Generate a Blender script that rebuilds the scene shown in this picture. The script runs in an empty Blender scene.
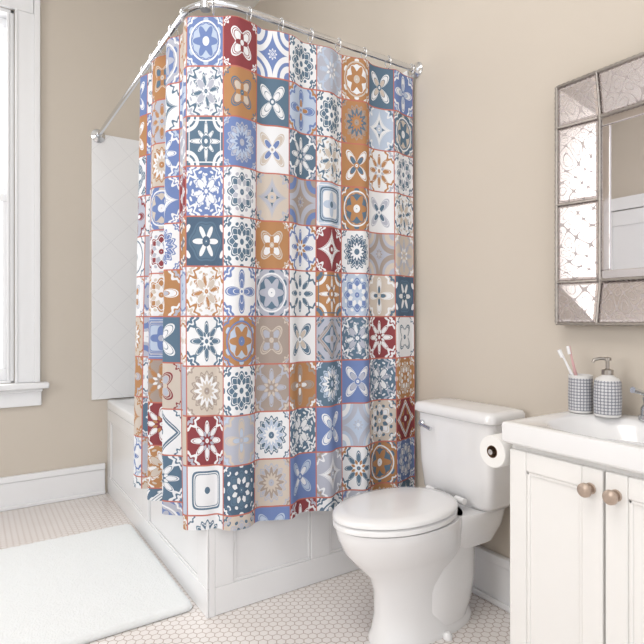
import bpy, math, random
from mathutils import Vector, Matrix
random.seed(7)
sc=bpy.context.scene
XA=1.66; YB=3.46; H=1.07; ZC=3.25; XC=-1.9; YD=-1.6
R2=lambda c:tuple(((v/255)/12.92 if v/255<=.04045 else ((v/255+.055)/1.055)**2.4) for v in c)

# ---------------- node helper ----------------
class NB:
    def __init__(s,mat):
        s.t=mat.node_tree; s.n=s.t.nodes; s.l=s.t.links
    def put(s,sock,v):
        if hasattr(v,'is_output'): s.l.new(v,sock)
        else: sock.default_value=v
    def m(s,op,a,b=0.0,c=None):
        nd=s.n.new('ShaderNodeMath'); nd.operation=op
        s.put(nd.inputs[0],a); s.put(nd.inputs[1],b)
        if c is not None: s.put(nd.inputs[2],c)
        return nd.outputs[0]
    def mix(s,f,a,b):
        nd=s.n.new('ShaderNodeMix'); nd.data_type='RGBA'
        s.put(nd.inputs[0],f)
        s.put(nd.inputs[6],a if hasattr(a,'is_output') else (*a,1))
        s.put(nd.inputs[7],b if hasattr(b,'is_output') else (*b,1))
        return nd.outputs[2]
    def sep(s,v):
        nd=s.n.new('ShaderNodeSeparateXYZ'); s.l.new(v,nd.inputs[0]); return nd.outputs
    def attr(s,name):
        nd=s.n.new('ShaderNodeAttribute'); nd.attribute_name=name; return nd
    def bsdf(s): return s.n['Principled BSDF']
    def bump(s,h,strength=.2,dist=.01):
        nd=s.n.new('ShaderNodeBump'); nd.inputs['Strength'].default_value=strength; nd.inputs['Distance'].default_value=dist
        s.l.new(h,nd.inputs['Height']); s.l.new(nd.outputs[0],s.bsdf().inputs['Normal'])
    def pos(s):
        return s.n.new('ShaderNodeNewGeometry').outputs['Position']
    def objc(s):
        return s.n.new('ShaderNodeTexCoord').outputs['Object']
    def noise(s,vec,scale,detail=3):
        nd=s.n.new('ShaderNodeTexNoise'); nd.inputs['Scale'].default_value=scale; nd.inputs['Detail'].default_value=detail
        s.l.new(vec,nd.inputs['Vector']); return nd.outputs['Fac']
def mat(name,rgb,rough=.5,metal=0,coat=0,noise=None,spec=None):
    m=bpy.data.materials.new(name); m.use_nodes=True
    b=m.node_tree.nodes['Principled BSDF']; c=R2(rgb)
    b.inputs['Base Color'].default_value=(*c,1); b.inputs['Roughness'].default_value=rough
    b.inputs['Metallic'].default_value=metal; b.inputs['Coat Weight'].default_value=coat
    if spec is not None: b.inputs['Specular IOR Level'].default_value=spec
    nb=NB(m)
    if noise:
        f=nb.noise(nb.pos(),noise[0])
        k=noise[1]
        nb.l.new(nb.mix(f,tuple(v*(1-k) for v in c),tuple(min(1,v*(1+k)) for v in c)),b.inputs['Base Color'])
    return m
M_wall=mat('wall_paint',(209,200,188),.75,noise=(3,.02),spec=.2)
nb=NB(M_wall); nb.bump(nb.noise(nb.pos(),180,2),.04,.002)
M_ceil=mat('ceiling_paint',(240,238,234),.8,noise=(2,.01))
M_trim=mat('trim_paint',(240,241,243),.35,noise=(4,.01))
M_porc=mat('porcelain',(238,238,239),.12,coat=.5,noise=(2,.006))
M_tub=mat('tub_enamel',(238,239,241),.22,coat=.3,noise=(2,.006))
M_cab=mat('cabinet_paint',(241,240,238),.35,noise=(5,.01))
M_chrome=mat('chrome',(225,227,230),.12,1,noise=(10,.01))
M_silver=mat('antique_silver',(172,166,160),.3,1,noise=(60,.18))
M_dark=mat('tarnished_edge',(105,96,88),.45,.7,noise=(60,.2))
M_brass=mat('antique_pewter',(184,166,152),.35,.5,noise=(80,.2))
M_mirror=mat('mirror_glass',(236,235,237),.01,1,noise=(1,.003))
M_paper=mat('tissue_paper',(243,242,240),.9,noise=(30,.02))
M_card=mat('cardboard',(120,92,70),.9,noise=(30,.1))
M_liner=mat('liner_fabric',(240,241,243),.6,noise=(5,.01))
M_bwhite=mat('brush_white',(240,240,242),.3,noise=(30,.01))
M_bpink=mat('brush_pink',(214,170,172),.3,noise=(30,.01))

# ---------------- geometry helpers ----------------
def empty(name,loc=(0,0,0),rot=(0,0,0)):
    o=bpy.data.objects.new(name,None); sc.collection.objects.link(o); o.location=loc; o.rotation_euler=rot; o.empty_display_size=.05
    return o
def mkobj(name,verts,faces,m,parent=None,smooth=False):
    me=bpy.data.meshes.new(name); me.from_pydata([tuple(v) for v in verts],[],faces); me.update()
    if smooth:
        for p in me.polygons: p.use_smooth=True
    o=bpy.data.objects.new(name,me); sc.collection.objects.link(o)
    if m: me.materials.append(m)
    if parent: o.parent=parent
    return o
def autosmooth(o,ang=40):
    me=o.data
    for p in me.polygons: p.use_smooth=True
    try: me.set_sharp_from_angle(angle=math.radians(ang))
    except Exception: pass
def box(name,lo,hi,m,parent=None,bevel=0,seg=2):
    x0,y0,z0=[min(a,b) for a,b in zip(lo,hi)]; x1,y1,z1=[max(a,b) for a,b in zip(lo,hi)]
    v=[(x0,y0,z0),(x1,y0,z0),(x1,y1,z0),(x0,y1,z0),(x0,y0,z1),(x1,y0,z1),(x1,y1,z1),(x0,y1,z1)]
    f=[(0,3,2,1),(4,5,6,7),(0,1,5,4),(1,2,6,5),(2,3,7,6),(3,0,4,7)]
    o=mkobj(name,v,f,m,parent)
    if bevel:
        b=o.modifiers.new('bevel','BEVEL'); b.width=bevel; b.segments=seg; b.limit_method='ANGLE'
        for p in o.data.polygons: p.use_smooth=True
        w=o.modifiers.new('wn','WEIGHTED_NORMAL'); w.keep_sharp=False
    return o
def loft(name,rings,m,parent=None,N=64,cap0=True,cap1=True,ang=50,fn=None,sub=0):
    V=[];F=[]
    for (cx,cy,a,b,z,e) in rings:
        for i in range(N):
            t=2*math.pi*(i+.5)/N; c,s=math.cos(t),math.sin(t)
            x=math.copysign(abs(c)**(2/e),c)*a; y=math.copysign(abs(s)**(2/e),s)*b
            if fn: x,y=fn(x,y,a,b)
            V.append((cx+x,cy+y,z))
    for r in range(len(rings)-1):
        for i in range(N):
            j=(i+1)%N
            F.append((r*N+i,r*N+j,(r+1)*N+j,(r+1)*N+i))
    if cap0: F.append(tuple(reversed(range(N))))
    if cap1: F.append(tuple((len(rings)-1)*N+i for i in range(N)))
    o=mkobj(name,V,F,m,parent)
    autosmooth(o,ang)
    return o
def lathe(name,prof,loc,m,parent=None,axis='Z',N=40,ang=40):
    V=[];F=[]
    for (r,z) in prof:
        for i in range(N):
            t=2*math.pi*i/N; V.append((r*math.cos(t),r*math.sin(t),z))
    for k in range(len(prof)-1):
        for i in range(N):
            j=(i+1)%N; F.append((k*N+i,k*N+j,(k+1)*N+j,(k+1)*N+i))
    F.append(tuple(reversed(range(N)))); F.append(tuple((len(prof)-1)*N+i for i in range(N)))
    if axis=='X': V=[(z,x,y) for x,y,z in V]
    if axis=='-X': V=[(-z,y,x) for x,y,z in V]
    if axis=='Y': V=[(y,z,x) for x,y,z in V]
    if axis=='-Y': V=[(x,-z,y) for x,y,z in V]
    V=[(a+loc[0],b+loc[1],c+loc[2]) for a,b,c in V]
    o=mkobj(name,V,F,m,parent); autosmooth(o,ang); return o
def tube(name,pts,r,m,parent=None,cyclic=False,N=14,radii=None):
    pts=[Vector(p) for p in pts]; n=len(pts); V=[];F=[]
    prev=None
    for i,p in enumerate(pts):
        if cyclic: t=(pts[(i+1)%n]-pts[i-1])
        else: t=(pts[min(i+1,n-1)]-pts[max(i-1,0)])
        t.normalize()
        if prev is None:
            up=Vector((0,0,1)) if abs(t.z)<.9 else Vector((1,0,0)); a=t.cross(up).normalized()
        else: a=(prev-t*prev.dot(t)).normalized()
        prev=a; b=t.cross(a)
        rr=radii[i] if radii else r
        for k in range(N):
            q=2*math.pi*k/N; V.append(p+a*math.cos(q)*rr+b*math.sin(q)*rr)
    for i in range(n if cyclic else n-1):
        j=(i+1)%n
        for k in range(N):
            l=(k+1)%N; F.append((i*N+k,i*N+l,j*N+l,j*N+k))
    if not cyclic:
        F.append(tuple(reversed(range(N)))); F.append(tuple((n-1)*N+k for k in range(N)))
    o=mkobj(name,V,F,m,parent); autosmooth(o,60); return o

# ---------------- room shell ----------------
M_floor=mat('hex_mosaic',(232,228,225),.25,coat=.15)
nb=NB(M_floor); P=nb.sep(nb.pos()); S=.030
px=nb.m('DIVIDE',P[1],S); py=nb.m('DIVIDE',P[0],S)
def hexg(ox,oy):
    a=nb.m('SUBTRACT',nb.m('FLOORED_MODULO',nb.m('ADD',px,ox),1.0),.5)
    b=nb.m('SUBTRACT',nb.m('FLOORED_MODULO',nb.m('ADD',py,oy),1.7320508),.8660254)
    return a,b,nb.m('ADD',nb.m('MULTIPLY',a,a),nb.m('MULTIPLY',b,b))
a1,b1,d1=hexg(0,0); a2,b2,d2=hexg(.5,.8660254)
sel=nb.m('LESS_THAN',d1,d2)
def lerp(f,a,b): return nb.m('ADD',nb.m('MULTIPLY',f,a),nb.m('MULTIPLY',nb.m('SUBTRACT',1.0,f),b))
gx=nb.m('ABSOLUTE',lerp(sel,a1,a2)); gy=nb.m('ABSOLUTE',lerp(sel,b1,b2))
hd=nb.m('MAXIMUM',gx,nb.m('ADD',nb.m('MULTIPLY',gx,.5),nb.m('MULTIPLY',gy,.8660254)))
gr=nb.m('GREATER_THAN',hd,.450)
fl=nb.noise(nb.pos(),6,2)
tile=nb.mix(fl,R2((228,222,219)),R2((239,235,233)))
nb.l.new(nb.mix(gr,tile,R2((180,166,158))),nb.bsdf().inputs['Base Color'])
nb.l.new(nb.m('ADD',nb.m('MULTIPLY',gr,.5),.25),nb.bsdf().inputs['Roughness'])
nb.bump(nb.m('SUBTRACT',1.0,gr),.3,.001)
box('floor',(XC-.12,YD,-.1),(XA+.12,YB+.12,0),M_floor)
box('ceiling',(XC-.12,YD,ZC),(XA+.12,YB+.12,ZC+.1),M_ceil)
box('wall_right',(XA,YD,0),(XA+.12,YB+.12,ZC),M_wall)

def wall_with_opening(name,u0,u1,o0,o1,z0,z1,place):
    V=[];F=[]
    def pr(ua,ub,za,zb):
        k=len(V)
        for y in (0,.12):
            for (u,z) in ((ua,za),(ub,za),(ub,zb),(ua,zb)): V.append(place(u,y,z))
        F.extend([(k,k+1,k+2,k+3),(k+4,k+7,k+6,k+5),(k,k+4,k+5,k+1),(k+1,k+5,k+6,k+2),(k+2,k+6,k+7,k+3),(k+3,k+7,k+4,k)])
    pr(u0,o0,0,ZC); pr(o1,u1,0,ZC); pr(o0,o1,0,z0); pr(o0,o1,z1,ZC)
    return mkobj(name,V,F,M_wall)
WX0,WX1,WZ0,WZ1=-.85,.205,.705,2.80
wall_with_opening('wall_back',XC-.12,XA,WX0,WX1,WZ0,WZ1,lambda u,y,z:(u,YB+y,z))
LY0,LY1=.55,1.75
wall_with_opening('wall_left',YD,YB,LY0,LY1,WZ0,WZ1,lambda u,y,z:(XC-y,u,z))

M_glass=bpy.data.materials.new('window_glass'); M_glass.use_nodes=True
t=M_glass.node_tree; t.nodes.remove(t.nodes['Principled BSDF'])
tr=t.nodes.new('ShaderNodeBsdfTransparent'); gl=t.nodes.new('ShaderNodeBsdfGlossy'); gl.inputs['Roughness'].default_value=.02
mx=t.nodes.new('ShaderNodeMixShader'); mx.inputs[0].default_value=.06
t.links.new(tr.outputs[0],mx.inputs[1]); t.links.new(gl.outputs[0],mx.inputs[2]); t.links.new(mx.outputs[0],t.nodes['Material Output'].inputs[0])

def window(name,w,z0,z1,loc,rot):
    e=empty(name,loc,(0,0,rot)); h=w/2; cw=.125
    def B(n,lo,hi,bv=.003,m=M_trim): return box(n,lo,hi,m,e,bv)
    for s,n in((-1,'left'),(1,'right')):
        a,b=(h+.002,h+cw)
        B('casing_'+n,(s*a,-.024,z0),(s*b,-.001,z1+.0))
        B('backband_'+n,(s*(b-.028),-.04,z0),(s*(b+.002),-.001,z1+cw))
        B('bead_'+n,(s*a,-.032,z0),(s*(a+.014),-.001,z1))
        B('jamb_'+n,(s*(h-.02),-.001,z0),(s*h,.119,z1))
        B('stop_'+n,(s*(h-.035),.0,z0),(s*(h-.021),.03,z1))
    B('casing_head',(-h-cw+.03,-.024,z1+.001),(h+cw-.03,-.001,z1+cw))
    B('cap_head',(-h-cw-.03,-.06,z1+cw+.001),(h+cw+.03,-.001,z1+cw+.03))
    B('stool',(-h-cw-.045,-.075,z0-.035),(h+cw+.045,-.001,z0-.001),.008)
    B('stool_inner',(-h,-.001,z0-.0),(h,.119,z0+.012))
    B('apron',(-h-cw-.01,-.028,z0-.135),(h+cw+.01,-.001,z0-.036),.006)
    B('apron_bead',(-h-cw-.015,-.036,z0-.055),(h+cw+.015,-.001,z0-.0355),.006)
    B('jamb_head',(-h,-.001,z1-.02),(h,.119,z1))
    zm=(z0+z1)/2
    for nm,za,zb,y in(('lower',z0+.012,zm+.02,.035),('upper',zm-.02,z1-.02,.075)):
        B(nm+'_rail_bottom',(-h+.02,y,za),(h-.02,y+.035,za+.07))
        B(nm+'_rail_top',(-h+.02,y,zb-.045),(h-.02,y+.035,zb))
        for s in(-1,1): B(nm+'_stile_%d'%(s+1),(s*(h-.02),y,za+.0705),(s*(h-.055),y+.035,zb-.0455))
        B(nm+'_muntin',(-.01,y+.008,za+.0705),(.01,y+.028,zb-.0455))
        box(nm+'_pane',(-h+.055,y+.015,za+.0705),(h-.055,y+.019,zb-.0455),M_glass,e)
    return e
window('window_1',WX1-WX0,WZ0,WZ1,((WX0+WX1)/2,YB,0),0)
window('added_side_window',LY1-LY0,WZ0,WZ1,(XC,(LY0+LY1)/2,0),math.pi/2)  # unseen window, added as a light source on the left

# panelled door added on the unseen left wall to whiten the mirror reflection
dr=empty('added_door'); DY0,DY1=2.12,2.84; DX=XC+.001
box('slab',(DX,DY0,.006),(DX+.030,DY1,2.08),M_trim,dr,.002)
for k,(z0_,z1_) in enumerate(((.006,.22),(.92,1.06),(1.94,2.08))): box('rail_%d'%k,(DX+.0305,DY0+.1005,z0_),(DX+.042,DY1-.1005,z1_),M_trim,dr,.003)
box('stile_a',(DX+.0305,DY0,.006),(DX+.042,DY0+.10,2.08),M_trim,dr,.003); box('stile_b',(DX+.0305,DY1-.10,.006),(DX+.042,DY1,2.08),M_trim,dr,.003)
box('casing_a',(DX,DY0-.125,.001),(DX+.045,DY0-.005,2.09),M_trim,dr,.004); box('casing_b',(DX,DY1+.005,.001),(DX+.045,DY1+.125,2.09),M_trim,dr,.004)
box('casing_top',(DX,DY0-.125,2.0905),(DX+.045,DY1+.125,2.21),M_trim,dr,.004)
lathe('door_knob',[(.025,0),(.025,.006),(.010,.012),(.010,.035),(.026,.045),(.028,.058),(.015,.070)],(DX+.042,DY0+.05,.98),M_brass,dr,'X')

TX0=.695; TY0=1.80
def baseboard(name,a,b,n):
    e=empty(name)
    for (z0,z1,t,nm) in((0,.15,.018,'board'),(.1505,.185,.026,'cap'),(0,.022,.032,'shoe')):
        off=.0185 if nm=='shoe' else .0005
        lo=(min(a[0],b[0])+min(n[0]*off,n[0]*t),min(a[1],b[1])+min(n[1]*off,n[1]*t),z0+.0005)
        hi=(max(a[0],b[0])+max(n[0]*off,n[0]*t),max(a[1],b[1])+max(n[1]*off,n[1]*t),z1)
        box(nm,lo,hi,M_trim,e,.004)
baseboard('baseboard_back',(XC+.05,YB),(TX0-.01,YB),(0,-1))
baseboard('baseboard_right',(XA,.99),(XA,TY0-.01),(-1,0))
baseboard('baseboard_left',(XC,YD),(XC,DY0-.13),(1,0))
baseboard('baseboard_left_far',(XC,DY1+.13),(XC,YB-.03),(1,0))

# tile surround
M_tile=mat('white_wall_tile',(238,240,242),.18,coat=.3)
nb=NB(M_tile); P=nb.sep(nb.pos())
hx=nb.m('ADD',P[0],P[1]); s=.155
da=nb.m('ABSOLUTE',nb.m('SUBTRACT',nb.m('FLOORED_MODULO',nb.m('DIVIDE',nb.m('ADD',hx,P[2]),s*1.414),1.0),.5))
db=nb.m('ABSOLUTE',nb.m('SUBTRACT',nb.m('FLOORED_MODULO',nb.m('DIVIDE',nb.m('SUBTRACT',hx,P[2]),s*1.414),1.0),.5))
g=nb.m('GREATER_THAN',nb.m('MAXIMUM',da,db),.490)
nb.l.new(nb.mix(g,R2((243,244,246)),R2((232,233,236))),nb.bsdf().inputs['Base Color'])
nb.bump(nb.m('SUBTRACT',1.0,g),.2,.001)
e=empty('trim_tile_surround')
box('tile_back',(.610,YB-.014,.575),(XA-.001,YB-.0005,2.19),M_tile,e,.003)
box('tile_side',(XA-.014,TY0,.575),(XA-.0005,YB-.015,2.19),M_tile,e,.003)

# ---------------- bathtub ----------------
tub=empty('bathtub')
tcx=(TX0+XA-.002)/2; tcy=(TY0+YB-.002)/2; ta=(XA-.002-TX0)/2; tb=(YB-.002-TY0)/2
RZ=.57
loft('tub_shell',[(tcx,tcy,ta-.01,tb-.01,.515,60),(tcx,tcy,ta,tb,.522,60),(tcx,tcy,ta,tb,RZ-.01,60),(tcx,tcy,ta-.004,tb-.004,RZ-.003,60),(tcx,tcy,ta-.01,tb-.01,RZ,60),
 (tcx,tcy,ta-.10,tb-.12,RZ,5),(tcx,tcy,ta-.115,tb-.135,RZ-.012,4.5),(tcx,tcy,ta-.14,tb-.19,.3,4),(tcx,tcy,ta-.17,tb-.25,.2,3.5),(tcx,tcy,ta-.22,tb-.32,.17,3)],M_tub,tub,N=128,cap0=False,ang=35)
def panelled(axis,pos,depthdir,u0,u1,z0,z1,panels,base):
    def bb(n,ua,ub,za,zb,d0,d1,bv=.003):
        a=pos+depthdir*d0; b=pos+depthdir*d1
        if axis=='Y': box(n,(a,ua,za),(b,ub,zb),M_tub,tub,bv)
        else: box(n,(ua,a,za),(ub,b,zb),M_tub,tub,bv)
    bb('apron_back_'+base,u0,u1,z0,z1,.008,.03,0)
    edges=[u0]+[u for p in panels for u in p]+[u1]
    zt=z1-.07; zb=z0+.10
    bb('rail_top_'+base,u0,u1,zt,z1,0,.0078); bb('rail_low_'+base,u0,u1,z0,zb,0,.0078)
    for i in range(0,len(edges),2): bb('stile_%s_%d'%(base,i),edges[i],edges[i+1],zb+.0002,zt-.0002,0,.0078)
    for k,(ua,ub) in enumerate(panels):
        q=.012
        bb('mould_t%s%d'%(base,k),ua+.001,ub-.001,zt-q,zt-.0004,.003,.0079,.002); bb('mould_b%s%d'%(base,k),ua+.001,ub-.001,zb+.0004,zb+q,.003,.0079,.002)
        bb('mould_l%s%d'%(base,k),ua+.0004,ua+q,zb+q,zt-q,.003,.0079,.002); bb('mould_r%s%d'%(base,k),ub-q,ub-.0004,zb+q,zt-q,.003,.0079,.002)
panelled('Y',TX0+.006,1,TY0+.006,YB-.003,0.001,.514,[(TY0+.10,2.56),(2.66,YB-.09)],'side')
panelled('X',TY0+.006,1,TX0+.037,XA-.003,0.001,.514,[(TX0+.11,1.14),(1.23,XA-.09)],'front')

# ---------------- curtain ----------------
RZ2=2.172; CX=.645; CY=1.745; RAD=.15
Y_END=2.43; X_END=1.640
L1=Y_END-(CY+RAD); LA=math.pi/2*RAD; L2=X_END-(CX+RAD); LT=L1+LA+L2
def path(s,off=0):
    if s<L1: p=Vector((CX,Y_END-s)); n=Vector((-1,0))
    elif s<L1+LA:
        a=(s-L1)/RAD; c=Vector((CX+RAD,CY+RAD)); n=Vector((-math.cos(a),-math.sin(a))); p=c+n*RAD
    else: p=Vector((CX+RAD+(s-L1-LA),CY)); n=Vector((0,-1))
    return p+n*off
TW=.1285; TH=.1765
NC=int(math.ceil(LT/TW)); U0=NC-LT/TW
ZT=2.135; ZB=.318
NR=int(math.ceil((ZT-ZB)/TH))
def wave(s,zf):
    k=min(1,max(0,(s-L1+.15)/.35)); 
    aL=.028; aF=.0175
    amp=aL*(1-k)+aF*k
    edge=min(1,(LT-s)/.12)
    w=math.sin(2*math.pi*s/.185+.5+.35*math.sin(s*5))*amp+math.sin(2*math.pi*s/.083+1.+1.5*zf)*amp*.2
    return w*(.6+.5*zf)+.012*math.sin(s*4.+2*zf)*zf + .012*zf*(1-edge)
PAL={'W':(232,234,238),'S':(98,121,142),'B':(116,136,184),'R':(142,74,79),'O':(180,135,97),'G':(180,184,198),'T':(204,194,184),'L':(186,200,220),'D':(86,106,128),'K':(166,154,147)}
pi=math.pi
MOT={
'r':(2,.74,.10,8,0,.52,.10,8,pi,.34,.07,8,.38,.05,.13,0,14,8),
'p':(2,.56,-.42,4,0,.34,-.26,4,0,.16,0,4,0,0,.08,0,0,4),
'x':(2,.52,.42,4,0,.28,.24,4,0,.15,0,4,.5,.06,.07,0,0,4),
'd':(1,.98,0,4,0,.74,0,4,0,.42,.14,4,.32,.05,.14,0,16,4),
's':(2,.62,.24,8,0,.36,.10,8,pi,.24,.06,8,.52,.08,.1,0,0,8),
'c':(2,.88,0,4,0,.76,.02,12,0,.55,.16,6,.34,.03,.2,0,12,6),
'q':(2,.62,.20,4,pi,.46,.17,4,pi,.28,.12,4,.3,.06,.12,0,0,4),
'a':(2,.20,.06,8,0,.12,0,4,0,.05,0,4,1.0,0,.0,0,0,8),
'h':(2,.86,.05,6,0,.50,.26,6,0,.22,0,6,.0,0,.1,0,10,6),
'k':(.62,.98,0,4,0,.50,.04,4,0,.24,0,4,.46,.1,.1,0,0,4),
'f':(7,.82,0,4,0,.66,0,4,0,.44,.16,4,.0,0,.15,.9,18,4),
'm':(2,.80,.07,16,0,.60,.14,12,0,.36,.08,12,.3,.04,.15,0,0,12),
'v':(2,.50,.30,8,pi/2,.40,-.30,4,0,.2,.05,8,.55,.12,.1,0,20,8),
'j':(1,.62,.25,8,0,.40,0,4,0,.25,0,4,.62,.0,.1,.88,0,4),
}
rows=[
"TOGr BWBp WSWs OTSq GWBc TOWk BWLc RWWq BWWa WSSr GLWs OTWc SWTp BWLx",
"WSWr OWTp BWLx GOTs WSWk BLWa WSGv OSTq SWWp LBOx WSSr OKSm LWSk SWTc",
"RWOs WSSd BWLp TOWm BWLs GWTx SWWj BGLm WTBp SWGs WSTv OWSp WOGs WSGr",
"OTWr GRWx WSWm BWTc BWWk RWGd BWWv WSGr TGSk KGBa LSWf OWSc WGSp WSTv",
"TOWq WSWc GTOp WRGr WBBm OSWd DSWh WSSr OTWq WBOs RWWk WSDm GKTa TGWs",
"BWLp WGOq GBWs WOTr OWGx LBWm WOTv WBBx GWSc WSWs OWSj LBWr TWSx DSWh",
"WSLs TOWm GWBa BGLf SWWp WOTr WSSs OBLc KTGq WSTp GKSd SWGv RWWs WSWq",
"BWLd OGTx WSGr KOWs TRGq GSWp TKWm WSSr KGTs OKWx SLWm BWGp SGWv OTWr",
"WBLa TOOk SWGm RWOs WSWd TGWp RWGs GTLx WSLm SWWv BWLp LGWa TWSr RWOd",
"OBTr WBLs GTOq OWTv SWWs LBWp WSWf DSWr TGKm BLWp GWKk WSOs OWSc BWLr",
"BWLx WSWr TOWq SWWd GWBc OTWk WSWm TGSr BLWp RWGs WSSc GWBx OTWm SWWk"]
rows=[r.split() for r in rows]
SUB=14; SV=6
V=[];F=[];cellof=[];uvs=[]
us=[U0]+[i/SUB for i in range(NC*SUB+1) if i/SUB>U0+1e-4]
ss=[(u_-U0)*TW for u_ in us]
zz=[]
for r in range(NR):
    for k in range(SV):
        d=(r+k/SV)*TH
        if d<ZT-ZB-1e-6: zz.append(d)
zz.append(ZT-ZB)
for d in zz:
    zf=d/(ZT-ZB)
    for s in ss:
        p=path(s,wave(s,zf)); 
        if s<L1: p=p+Vector((0,.05*zf*(1-s/L1)))
        V.append((p.x,p.y,ZT-d))
n=len(ss)
for j in range(len(zz)-1):
    for i in range(n-1):
        F.append((j*n+i,(j+1)*n+i,(j+1)*n+i+1,j*n+i+1))
        cellof.append((int(us[i]+1e-5),int((zz[j]+1e-6)/TH)))
        uvs+= [(us[i],zz[j]/TH),(us[i],zz[j+1]/TH),(us[i+1],zz[j+1]/TH),(us[i+1],zz[j]/TH)]
M_cur=mat('printed_tile_fabric',(240,240,240),.85,spec=.08)
cur=mkobj('shower_curtain',V,F,M_cur,None,True)
me=cur.data
me.uv_layers.new(name='UVMap')
me.uv_layers['UVMap'].data.foreach_set('uv',[w_ for uv in uvs for w_ in uv])
names=['cA','cB','cC']+['P%d'%i for i in range(6)]
buf={nme:[] for nme in names}
for (c,r) in cellof:
    cell=rows[r%len(rows)][(c+1)%14]
    M=MOT[cell[3]]
    buf['cA']+=R2(PAL[cell[0]]); buf['cB']+=R2(PAL[cell[1]]); 
    buf['cC']+=R2(PAL[cell[2]])
    for i in range(6): buf['P%d'%i]+=M[i*3:i*3+3]
for nme in names:
    me.attributes.new(nme,'FLOAT_VECTOR','FACE')
for nme in names:
    me.attributes[nme].data.foreach_set('vector',[float(x) for x in buf[nme]])
me.update()
nb=NB(M_cur)
uvn=nb.n.new('ShaderNodeUVMap'); uvn.uv_map='UVMap'; U=nb.sep(uvn.outputs[0])
x=nb.m('MULTIPLY',nb.m('SUBTRACT',nb.m('FRACT',U[0]),.5),2.10); y=nb.m('MULTIPLY',nb.m('SUBTRACT',nb.m('FRACT',U[1]),.5),2.10)
ax=nb.m('ABSOLUTE',x); ay=nb.m('ABSOLUTE',y)
PP=[nb.sep(nb.attr('P%d'%i).outputs['Vector']) for i in range(6)]
flat=[tpl[k] for tpl in PP for k in range(3)]
(p,a1,b1,n1,ph1,a2,b2,n2,ph2,a3,b3,n3,c0,c1,a4,q,w,mm)=flat
A=nb.attr('cA').outputs['Vector']; Bc=nb.attr('cB').outputs['Vector']; C=nb.attr('cC').outputs['Vector']
rp=nb.m('POWER',nb.m('ADD',nb.m('POWER',nb.m('MAXIMUM',ax,1e-4),p),nb.m('POWER',nb.m('MAXIMUM',ay,1e-4),p)),nb.m('DIVIDE',1.0,p))
rr=nb.m('SQRT',nb.m('ADD',nb.m('MULTIPLY',ax,ax),nb.m('MULTIPLY',ay,ay)))
th=nb.m('ARCTAN2',y,x)
def shape(r,a,b,nn,ph=None):
    ang=nb.m('MULTIPLY',th,nn)
    if ph is not None: ang=nb.m('ADD',ang,ph)
    lim=nb.m('ADD',a,nb.m('MULTIPLY',b,nb.m('COSINE',ang)))
    return nb.m('SUBTRACT',lim,r)
ix=nb.m('SUBTRACT',1.0,ax); iy=nb.m('SUBTRACT',1.0,ay)
rc=nb.m('SQRT',nb.m('ADD',nb.m('MULTIPLY',ix,ix),nb.m('MULTIPLY',iy,iy)))
phc=nb.m('ARCTAN2',iy,ix)
cl=nb.m('ADD',c0,nb.m('MULTIPLY',c1,nb.m('COSINE',nb.m('MULTIPLY',phc,8.0))))
pos_=lambda v:nb.m('GREATER_THAN',v,0.0)
col=A
fil=nb.m('MULTIPLY',nb.m('SINE',nb.m('MULTIPLY',rr,w)),nb.m('COSINE',nb.m('MULTIPLY',th,mm)))
col=nb.mix(nb.m('GREATER_THAN',fil,.55),col,C)
col=nb.mix(pos_(nb.m('SUBTRACT',cl,rc)),col,Bc)
col=nb.mix(pos_(nb.m('SUBTRACT',nb.m('MULTIPLY',cl,.74),rc)),col,A)
col=nb.mix(pos_(nb.m('SUBTRACT',nb.m('MULTIPLY',cl,.58),rc)),col,C)
col=nb.mix(pos_(nb.m('SUBTRACT',nb.m('MULTIPLY',cl,.3),rc)),col,A)
s1=shape(rp,a1,b1,n1,ph1)
col=nb.mix(pos_(s1),col,Bc)
ol=nb.m('LESS_THAN',nb.m('ABSOLUTE',nb.m('SUBTRACT',s1,.10)),.022)
col=nb.mix(ol,col,A)
s2=shape(rp,a2,b2,n2,ph2)
col=nb.mix(pos_(s2),col,C)
ol=nb.m('LESS_THAN',nb.m('ABSOLUTE',nb.m('SUBTRACT',s2,.02)),.022)
col=nb.mix(ol,col,A)
col=nb.mix(pos_(shape(rr,a3,b3,n3)),col,A)
col=nb.mix(pos_(nb.m('SUBTRACT',a4,rr)),col,Bc)
mxd=nb.m('MAXIMUM',ax,ay)
fr=nb.m('LESS_THAN',nb.m('ABSOLUTE',nb.m('SUBTRACT',mxd,q)),.025)
col=nb.mix(fr,col,C)
col=nb.mix(nb.m('GREATER_THAN',mxd,1.018),col,R2((190,118,106)))
nb.l.new(col,nb.bsdf().inputs['Base Color'])
tn=nb.noise(nb.pos(),9,3)
nb.bump(tn,.15,.01)

# liner
V=[];F=[]
lss=[i*LT/150*1.0 for i in range(151)]
pts=[path(s,-.056+.006*math.sin(s*46)) for s in lss]+[Vector((X_END+.012,CY+.02))]
for z in (2.14,1.4,.62):
    for pnt in pts: V.append((pnt.x,pnt.y,z))
n=len(pts)
for j in range(2):
    for i in range(n-1): F.append((j*n+i,(j+1)*n+i,(j+1)*n+i+1,j*n+i+1))
mkobj('shower_curtain_liner',V,F,M_liner,None,True)

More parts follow.
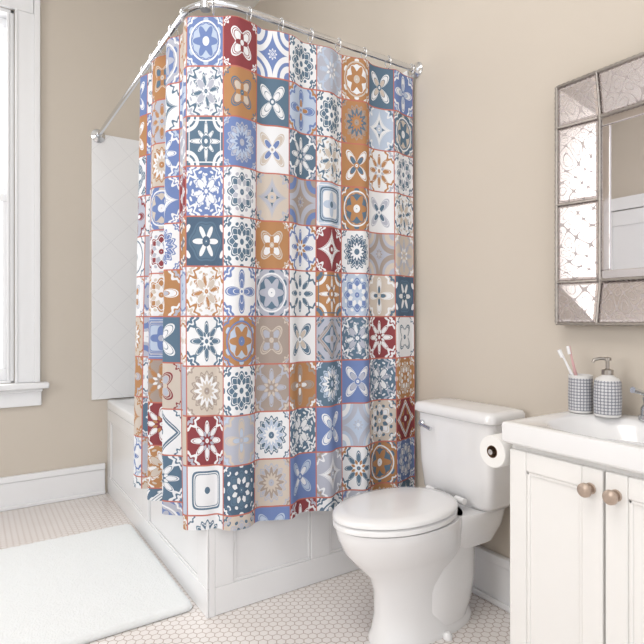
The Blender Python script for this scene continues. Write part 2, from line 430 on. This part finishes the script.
# rod
rod=empty('shower_curtain_rod')
pts=[]
pts.append((CX,YB-.02,RZ2)); pts.append((CX,YB-.3,RZ2)); pts.append((CX,CY+RAD+.2,RZ2))
for i in range(17):
    a=pi/2*i/16; pts.append((CX+RAD-math.cos(a)*RAD,CY+RAD-math.sin(a)*RAD,RZ2))
pts.append((1.2,CY,RZ2)); pts.append((XA-.012,CY,RZ2))
tube('rod_bar',pts,.0125,M_chrome,rod)
lathe('flange_back',[(.04,0),(.04,.006),(.03,.012),(.018,.02),(.017,.04)],(CX,YB-.0145,RZ2),M_chrome,rod,'-Y')
lathe('flange_side',[(.034,0),(.034,.006),(.025,.012),(.018,.02),(.017,.03)],(XA-.0005,CY,RZ2),M_chrome,rod,'-X')
qx=CX+.044; qy=CY+.044
tube('ceiling_support',[(qx,qy,RZ2+.012),(qx,qy,ZC-.015)],.009,M_chrome,rod)
lathe('support_flange',[(.02,-.03),(.045,-.01),(.045,-.0005)],(qx,qy,ZC),M_chrome,rod)
tube('support_clamp',[(qx,qy,RZ2-.02),(qx,qy,RZ2+.05)],.019,M_chrome,rod)
ns=13
for i in range(ns):
    s=.03+(LT-.05)*i/(ns-1); p=path(s); pn=path(s,1)-path(s)
    c=[]
    for k in range(16):
        a=2*pi*k/16; c.append((p.x+pn.x*.019*math.cos(a),p.y+pn.y*.019*math.cos(a),RZ2-.010+.027*math.sin(a)))
    tube('curtain_ring_%d'%i,c,.0022,M_chrome,rod,cyclic=True,N=8)

# ---------------- toilet ----------------
toi=empty('toilet',(XA,1.365,0),(0,0,pi))
def egg(x,y,a,b):
    return x,y*(1-.16*max(0,x/a)**2+.02)
loft('pedestal',[(.345,0,.218,.098,.0,2.4),(.345,0,.218,.098,.018,2.4),(.345,0,.208,.088,.035,2.4),(.345,0,.198,.079,.09,2.4),(.352,0,.195,.077,.17,2.3),(.365,0,.203,.083,.22,2.3),(.395,0,.225,.105,.27,2.3),(.42,0,.24,.130,.315,2.2),(.435,0,.245,.147,.36,2.2),(.442,0,.245,.154,.385,2.2),(.442,0,.243,.153,.397,2.2)],M_porc,toi,fn=egg,ang=60)
loft('trap_bulge',[(.28,0,.12,.094,.03,2.2),(.28,0,.15,.098,.08,2.2),(.27,0,.16,.096,.15,2.2),(.25,0,.14,.094,.22,2.2),(.22,0,.1,.09,.30,2.2)],M_porc,toi,ang=60,N=48)
loft('deck',[(.155,0,.10,.10,.27,4),(.155,0,.13,.125,.33,4),(.155,0,.135,.138,.385,4),(.155,0,.13,.133,.397,4)],M_porc,toi,ang=60)
loft('seat',[(.462,0,.228,.150,.400,2.15),(.462,0,.236,.157,.404,2.15),(.462,0,.236,.157,.416,2.15),(.462,0,.230,.151,.421,2.15)],M_porc,toi,fn=egg)
loft('lid',[(.462,0,.228,.151,.4235,2.15),(.462,0,.237,.158,.427,2.15),(.462,0,.237,.158,.436,2.15),(.462,0,.228,.149,.444,2.15),(.462,0,.19,.123,.449,2.15),(.462,0,.10,.07,.452,2.1)],M_porc,toi,fn=egg)
for s in(-1,1):
    tube('hinge_%d'%(s+1),[(.225,s*.05,.43),(.225,s*.09,.43)],.012,M_porc,toi)
    lathe('bolt_cap_%d'%(s+1),[(.016,0),(.015,.012),(.008,.02)],(.33,s*.110,.001),M_porc,toi)
loft('tank',[(.108,0,.072,.150,.398,5),(.108,0,.084,.165,.42,6),(.108,0,.090,.176,.52,7),(.108,0,.094,.182,.705,7)],M_porc,toi,N=96,ang=60)
loft('tank_lid',[(.110,0,.098,.187,.7055,8),(.110,0,.105,.194,.712,8),(.110,0,.105,.194,.733,8),(.110,0,.098,.187,.743,8),(.110,0,.08,.165,.747,7)],M_porc,toi,N=96)
lathe('flush_pivot',[(.013,0),(.013,.012),(.006,.016)],(.2015,-.14,.665),M_chrome,toi,'X')
tube('flush_lever',[(.217,-.14,.665),(.223,-.11,.662),(.223,-.075,.655)],.006,M_chrome,toi,radii=[.005,.006,.008])
tube('supply_line',[(.10,-.13,.40),(.09,-.14,.28),(.05,-.17,.18),(.005,-.17,.16)],.006,M_chrome,toi)

# ---------------- vanity ----------------
van=empty('bathroom_vanity')
VX=1.245; VY1=.975; VY0=.405; VZ=.78; BX=XA-.001
box('cabinet_body',(VX+.035,VY0+.012,.09),(BX,VY1-.012,.722),M_cab,van,.002)
box('toe_kick',(VX+.09,VY0+.02,0.001),(BX,VY1-.02,.0895),M_cab,van)
box('side_leg',(VX+.035,VY1-.06,0.001),(VX+.0895,VY1-.012,.0895),M_cab,van)
def door(nm,y0,y1,z0,z1):
    x0=VX+.015;x1=VX+.0345; st=.052
    box(nm+'_panel',(x0+.009,y0+st-.005,z0+st-.005),(x1,y1-st+.005,z1-st+.005),M_cab,van,.001)
    box(nm+'_stile_l',(x0,y0,z0),(x1,y0+st,z1),M_cab,van,.0035); box(nm+'_stile_r',(x0,y1-st,z0),(x1,y1,z1),M_cab,van,.0035)
    box(nm+'_rail_t',(x0,y0+st+.0003,z1-st),(x1,y1-st-.0003,z1),M_cab,van,.0035); box(nm+'_rail_b',(x0,y0+st+.0003,z0),(x1,y1-st-.0003,z0+st),M_cab,van,.0035)
    i=st
    for (a,b,c,d) in((y0+i,y0+i+.01,z0+i,z1-i),(y1-i-.01,y1-i,z0+i,z1-i),(y0+i,y1-i,z0+i,z0+i+.01),(y0+i,y1-i,z1-i-.01,z1-i)):
        box(nm+'_bead',(x0+.004,a,c),(x0+.012,b,d),M_cab,van,.003)
door('door_a',.694,.957,.105,.705); door('door_b',.423,.688,.105,.705)
for i,yk in enumerate((.724,.662)):
    lathe('knob_%d'%i,[(.008,0),(.006,.008),(.006,.014),(.013,.018),(.0175,.024),(.0165,.030),(.010,.034),(.004,.035)],(VX+.015,yk,.655),M_brass,van,'-X')
    lathe('knob_rose_%d'%i,[(.014,0),(.012,.003)],(VX+.0149,yk,.655),M_brass,van,'-X')
kx=(VX+BX)/2; ky=(VY0+VY1)/2; ka=(BX-VX)/2; kb=(VY1-VY0)/2
loft('sink_top',[(kx,ky,ka-.006,kb-.006,.7225,80),(kx,ky,ka,kb,.728,80),(kx,ky,ka,kb,VZ-.008,80),(kx,ky,ka-.003,kb-.003,VZ-.002,80),(kx,ky,ka-.009,kb-.009,VZ,80),
 (kx,ky,ka-.018,kb-.018,VZ,60),(kx-.018,.69,.162,.228,VZ-.001,3.2),(kx-.018,.69,.155,.220,VZ-.006,2.9),(kx-.018,.69,.145,.205,VZ-.022,2.6),(kx-.018,.69,.12,.17,VZ-.075,2.4),(kx-.018,.69,.08,.11,VZ-.115,2.2),(kx-.018,.69,.025,.025,VZ-.125,2)],M_porc,van,N=160,ang=35)
lathe('drain',[(.022,0),(.022,.003),(.014,.004)],(kx-.018,.69,VZ-.125),M_chrome,van)

fa=empty('sink_faucet'); fx=1.60; fz=VZ+.001; FY=.68
loft('escutcheon',[(fx,FY,.027,.095,fz,3),(fx,FY,.027,.095,fz+.012,3),(fx,FY,.02,.087,fz+.018,3)],M_chrome,fa)
for s in(-1,1):
    yy=FY+s*.068
    lathe('handle_post_%d'%(s+1),[(.022,0),(.021,.02),(.014,.03),(.017,.045),(.012,.056),(.004,.06)],(fx,yy,fz+.016),M_chrome,fa)
    tube('handle_lever_%d'%(s+1),[(fx,yy,fz+.070),(fx-.025,yy+s*.010,fz+.080),(fx-.055,yy+s*.018,fz+.088)],.006,M_chrome,fa,radii=[.008,.007,.009])
sp=[(fx,FY,fz+.016),(fx,FY,fz+.10)]
for i in range(1,9):
    a=pi*i/8*.95; sp.append((fx-.07+.07*math.cos(a),FY,fz+.10+.06*math.sin(a)))
tube('spout',sp,.012,M_chrome,fa,radii=[.018,.013]+[.012]*8)

# patterned ceramic
M_cer=mat('patterned_ceramic',(150,152,158),.35)
nb=NB(M_cer); O=nb.sep(nb.objc())
th=nb.m('ARCTAN2',O[1],O[0])
k1=nb.m('MULTIPLY',nb.m('SINE',nb.m('MULTIPLY',th,12.0)),nb.m('SINE',nb.m('MULTIPLY',O[2],340.0)))
k2=nb.m('GREATER_THAN',nb.m('ABSOLUTE',k1),.35)
band=nb.m('MULTIPLY',nb.m('GREATER_THAN',O[2],.008),nb.m('LESS_THAN',O[2],.106))
c=nb.mix(k2,R2((132,134,144)),R2((206,207,211)))
nb.l.new(nb.mix(band,R2((222,221,220)),c),nb.bsdf().inputs['Base Color'])
hx_,hy_=1.565,.930
hd_=lathe('toothbrush_holder',[(.030,0),(.034,.003),(.0355,.05),(.034,.106),(.035,.113),(.033,.115),(.031,.111),(.031,.02),(.005,.018)],(0,0,0),M_cer); hd_.location=(hx_,hy_,VZ+.001)
for i,(dx,dy,mm_,nm) in enumerate(((-.022,.058,M_bwhite,'toothbrush'),(.0,.040,M_bpink,'toothbrush.001'))):
    e=empty(nm)
    b0=Vector((hx_-dx*.3+.005*i,hy_-.016+.012*i,VZ+.024)); b1=Vector((hx_+dx,hy_+dy*.95,VZ+.190+.012*i))
    tube('handle',[b0,b0.lerp(b1,.5),b0.lerp(b1,.8),b1],.004,mm_,e,radii=[.0045,.005,.003,.004],N=10)
    sd=Vector((-.7,.3,.0)); 
    h0=b0.lerp(b1,.86)
    tube('bristles',[h0+sd*.006,b1+sd*.006],.005,M_bwhite,e,N=8)
ds=empty('soap_dispenser',(1.567,.848,VZ+.001))
lathe('bottle',[(.031,0),(.036,.003),(.038,.05),(.036,.102),(.030,.112),(.018,.118),(.015,.122)],(0,0,0),M_cer,ds)
lathe('pump_collar',[(.016,.1222),(.016,.136),(.008,.139),(.005,.140),(.005,.163),(.010,.164),(.010,.172),(.003,.174)],(0,0,0),M_silver,ds)
tube('pump_nozzle',[(0,0,.168),(-.02,.012,.170),(-.035,.021,.166),(-.038,.023,.158)],.0045,M_silver,ds,N=10)

# toilet paper + holder
tp=empty('toilet_paper_roll'); ty=VY1+.038; tz=.680
V=[];F=[];N=48
prof=[(.018,1.27),(.045,1.27),(.047,1.273),(.047,1.367),(.045,1.37),(.018,1.37)]
for (r,xx) in prof:
    for i in range(N):
        a=2*pi*i/N; V.append((xx,ty+r*math.cos(a)+.012,tz+r*math.sin(a)))
for k in range(6):
    kk=(k+1)%6
    for i in range(N):
        j=(i+1)%N; F.append((k*N+i,k*N+j,kk*N+j,kk*N+i))
o=mkobj('roll',V,F,M_paper,tp); autosmooth(o,40)
V=[];F=[]
for xx,r in((1.269,.0178),(1.371,.0178),(1.371,.0165),(1.269,.0165)):
    for i in range(N):
        a=2*pi*i/N; V.append((xx,ty+r*math.cos(a)+.012,tz+r*math.sin(a)))
for k in range(4):
    kk=(k+1)%4
    for i in range(N):
        j=(i+1)%N; F.append((k*N+i,k*N+j,kk*N+j,kk*N+i))
mkobj('core',V,F,M_card,tp)
tube('holder_bar',[(1.262,ty+.012,tz),(1.385,ty+.012,tz)],.008,M_chrome,tp)
tube('holder_arm',[(1.385,ty+.012,tz),(1.392,ty,tz),(1.392,VY1-.010,tz)],.007,M_chrome,tp)

# ---------------- mirror ----------------
mi=empty('wall_mirror')
my0,my1=.25,1.040; mz0,mz1=1.052,1.828; fw=.135
M_etch=mat('etched_mirror',(205,198,196),.18,.85)
nb=NB(M_etch); O=nb.sep(nb.pos())
K=110.0
u=nb.m('MULTIPLY',O[1],K); v=nb.m('MULTIPLY',O[2],K)
nz=nb.noise(nb.pos(),9,0); wob=nb.m('MULTIPLY',nb.m('SUBTRACT',nz,.5),9.0)
nz2=nb.noise(nb.pos(),12,0); wob2=nb.m('MULTIPLY',nb.m('SUBTRACT',nz2,.5),9.0)
e1=nb.m('SINE',nb.m('ADD',u,wob)); e2=nb.m('SINE',nb.m('ADD',v,wob2))
sm=nb.m('ABSOLUTE',nb.m('ADD',e1,e2))
et=nb.m('LESS_THAN',sm,.14)
et2=nb.m('LESS_THAN',nb.m('ABSOLUTE',nb.m('SUBTRACT',sm,1.3)),.09)
em=nb.m('MAXIMUM',et,et2)
nb.l.new(nb.mix(em,R2((222,214,213)),R2((178,169,168))),nb.bsdf().inputs['Base Color'])
nb.l.new(nb.m('SUBTRACT',.9,nb.m('MULTIPLY',em,.5)),nb.bsdf().inputs['Metallic'])
nb.l.new(nb.m('ADD',nb.m('MULTIPLY',em,.3),.2),nb.bsdf().inputs['Roughness'])
M_bev=mat('bevelled_mirror',(226,220,220),.06,.95,noise=(3,.02))
XF=XA-.001
box('backboard',(XF-.014,my0+.004,mz0+.004),(XF,my1-.004,mz1-.004),M_dark,mi)
def quadpanel(nm,ya,yb,za,zb,dep,m=None):
    g=.003
    c=[(ya+g,za+g),(yb-g,za+g),(yb-g,zb-g),(ya+g,zb-g)]
    bw=.010
    ci=[(ya+g+bw,za+g+bw),(yb-g-bw,za+g+bw),(yb-g-bw,zb-g-bw),(ya+g+bw,zb-g-bw)]
    V=[(XF-.0145,y,z) for y,z in c]+[(XF-dep(y,z)+.004,y,z) for y,z in c]+[(XF-dep(y,z),y,z) for y,z in ci]
    F=[(0,1,5,4),(1,2,6,5),(2,3,7,6),(3,0,4,7),(4,5,9,8),(5,6,10,9),(6,7,11,10),(7,4,8,11),(8,9,10,11),(3,2,1,0)]
    mkobj(nm,V,F,m or M_etch,mi)
def dep(y,z):
    d=min(y-my0,my1-y,z-mz0,mz1-z); return .050-.022*min(1,max(0,d/fw))
iy0,iy1,iz0,iz1=my0+fw,my1-fw,mz0+fw,mz1-fw
SEG=((0,.5,M_etch),(.5,1,M_etch))
SEGT=((0,.5,M_etch),(.5,1,M_etch))
hh=(iz1-iz0); ww=iy1-iy0
for i,(ya,yb) in enumerate(((my0,iy0),(iy1,my1))):
    for j,(za,zb) in enumerate(((mz0,iz0),(iz1,mz1))): quadpanel('corner_panel_%d%d'%(i,j),ya,yb,za,zb,dep)
    for j,(fa_,fb_,m_) in enumerate(SEG): quadpanel('side_panel_%d%d'%(i,j),ya,yb,iz0+hh*fa_,iz0+hh*fb_,dep,m_)
for i,(za,zb) in enumerate(((mz0,iz0),(iz1,mz1))):
    for j,(fa_,fb_,m_) in enumerate(SEGT): quadpanel('rail_panel_%d%d'%(i,j),iy0+ww*fa_,iy0+ww*fb_,za,zb,dep,m_)
box('glass',(XF-.024,iy0+.003,iz0+.003),(XF-.0145,iy1-.003,iz1-.003),M_mirror,mi,.002)
for k,(ya,yb,za,zb) in enumerate(((iy0+.003,iy1-.003,iz0+.003,iz0+.03),(iy0+.003,iy1-.003,iz1-.03,iz1-.003),(iy0+.003,iy0+.03,iz0+.031,iz1-.031),(iy1-.03,iy1-.003,iz0+.031,iz1-.031))):
    box('glass_border_%d'%k,(XF-.029,ya,za),(XF-.0242,yb,zb),M_bev,mi,.003)
def rect_tube(nm,ya,yb,za,zb,xd,r,m):
    for k,(p0,p1) in enumerate((((ya,za),(yb,za)),((yb,za),(yb,zb)),((yb,zb),(ya,zb)),((ya,zb),(ya,za)))):
        L=math.dist(p0,p1); n=int(L/(r*1.3)); 
        pts=[(XF-xd,p0[0]+(p1[0]-p0[0])*i/n,p0[1]+(p1[1]-p0[1])*i/n) for i in range(n+1)]
        tube(nm+'_%d'%k,pts,r,m,mi,N=10,radii=[r*(1.0 if i%2 else .7) for i in range(n+1)])
rect_tube('outer_bead',my0,my1,mz0,mz1,.048,.0065,M_silver)
rect_tube('inner_bead',iy0,iy1,iz0,iz1,.032,.0055,M_silver)
for k,(ya,yb,za,zb) in enumerate(((my0,my1,mz0-.001,mz0+.004),(my0,my1,mz1-.004,mz1+.001),(my0-.001,my0+.004,mz0,mz1),(my1-.004,my1+.001,mz0,mz1))):
    box('edge_%d'%k,(XF-.044,ya,za),(XF,yb,zb),M_dark,mi)
def seam(nm,y0,z0,y1,z1):
    tube(nm,[(XF-dep(y0,z0)-.001,y0,z0),(XF-dep(y1,z1)-.001,y1,z1)],.0035,M_silver,mi,N=8)
for k,z in enumerate((iz0,iz0+hh*.5,iz1)):
    seam('seam_l%d'%k,my0,z,iy0,z); seam('seam_r%d'%k,my1,z,iy1,z)
for k,y in enumerate((iy0,iy0+ww*.5,iy1)):
    seam('seam_b%d'%k,y,mz0,y,iz0); seam('seam_t%d'%k,y,mz1,y,iz1)
for k,(y,z) in enumerate([(a,b) for a in(iy0,iy1) for b in(iz0,iz1)]):
    lathe('rosette_%d'%k,[(.011,0),(.011,.004),(.007,.008),(.003,.010)],(XF-dep(y,z)+.002,y,z),M_silver,mi,'-X',N=20)

# ---------------- bath mat ----------------
M_mat=mat('mat_pile',(236,239,240),.95,spec=.05)
nb=NB(M_mat); nb.bump(nb.noise(nb.pos(),160,4),.6,.008)
mx0,mx1,my_0,my_1=-.55,.689,1.885,2.83
V=[];F=[]; nx,ny=150,110
for j in range(ny+1):
    for i in range(nx+1):
        u=i/nx*2-1; v=j/ny*2-1
        X=(mx0+mx1)/2+u*(mx1-mx0)/2; Y=(my_0+my_1)/2+v*(my_1-my_0)/2
        d=min(X-mx0,mx1-X,Y-my_0,my_1-Y)
        cx_=min(X-mx0,mx1-X); cy_=min(Y-my_0,my_1-Y); rad=.04
        if cx_<rad and cy_<rad:
            q=math.hypot(rad-cx_,rad-cy_)
            d=max(0,rad-q)
            if q>rad:
                kx_=(rad-cx_)*(1-rad/q); ky_=(rad-cy_)*(1-rad/q)
                X+=kx_ if X<(mx0+mx1)/2 else -kx_; Y+=ky_ if Y<(my_0+my_1)/2 else -ky_
        z=.003+.019*max(0,1-max(0,1-d/.022)**2)**.5+ (random.uniform(0,.0022) if d>.002 else 0)
        V.append((X,Y,z))
for j in range(ny):
    for i in range(nx):
        a=j*(nx+1)+i; F.append((a,a+1,a+nx+2,a+nx+1))
o=mkobj('bath_mat',V,F,M_mat,None,True)
sol=o.modifiers.new('skirt','SOLIDIFY'); sol.thickness=.002; sol.offset=-1

# ---------------- lights ----------------
wd=bpy.data.worlds.new('daylight'); sc.world=wd; wd.use_nodes=True
bg=wd.node_tree.nodes['Background']; bg.inputs[0].default_value=(.98,.985,1,1); bg.inputs[1].default_value=1.32
def area(name,loc,target,sx,sy,power,col=(1,1,1)):
    l=bpy.data.lights.new(name,'AREA'); l.shape='RECTANGLE'; l.size=sx; l.size_y=sy; l.energy=power; l.color=col
    o=bpy.data.objects.new(name,l); sc.collection.objects.link(o); o.location=loc
    o.rotation_euler=(Vector(target)-Vector(loc)).to_track_quat('-Z','Y').to_euler(); return o
area('window_daylight',(-.33,YB+.5,1.9),(.1,1.5,.6),1.0,1.9,32,(1,.99,.98))
area('side_window_daylight',(XC-.5,1.15,1.9),(1.2,1.4,.9),1.3,1.9,42,(1,.99,.98))  # fill lamp shining in through the added left window
area('overhead_fill',(-.2,.7,ZC-.03),(-.2,.7,0),1.2,1.2,26,(1,.97,.93))  # broad fill added overhead, out of view, no fixture modelled

# ---------------- camera ----------------
cam=bpy.data.cameras.new('camera'); co=bpy.data.objects.new('camera',cam); sc.collection.objects.link(co)
co.location=(0,0,H); co.rotation_euler=(math.radians(90),0,math.radians(-33.4))
cam.sensor_width=36; cam.lens=36*533/644; cam.shift_y=-4/644; cam.clip_start=.02
sc.camera=co
sc.view_settings.view_transform='Standard'; sc.view_settings.look='None'; sc.view_settings.exposure=0
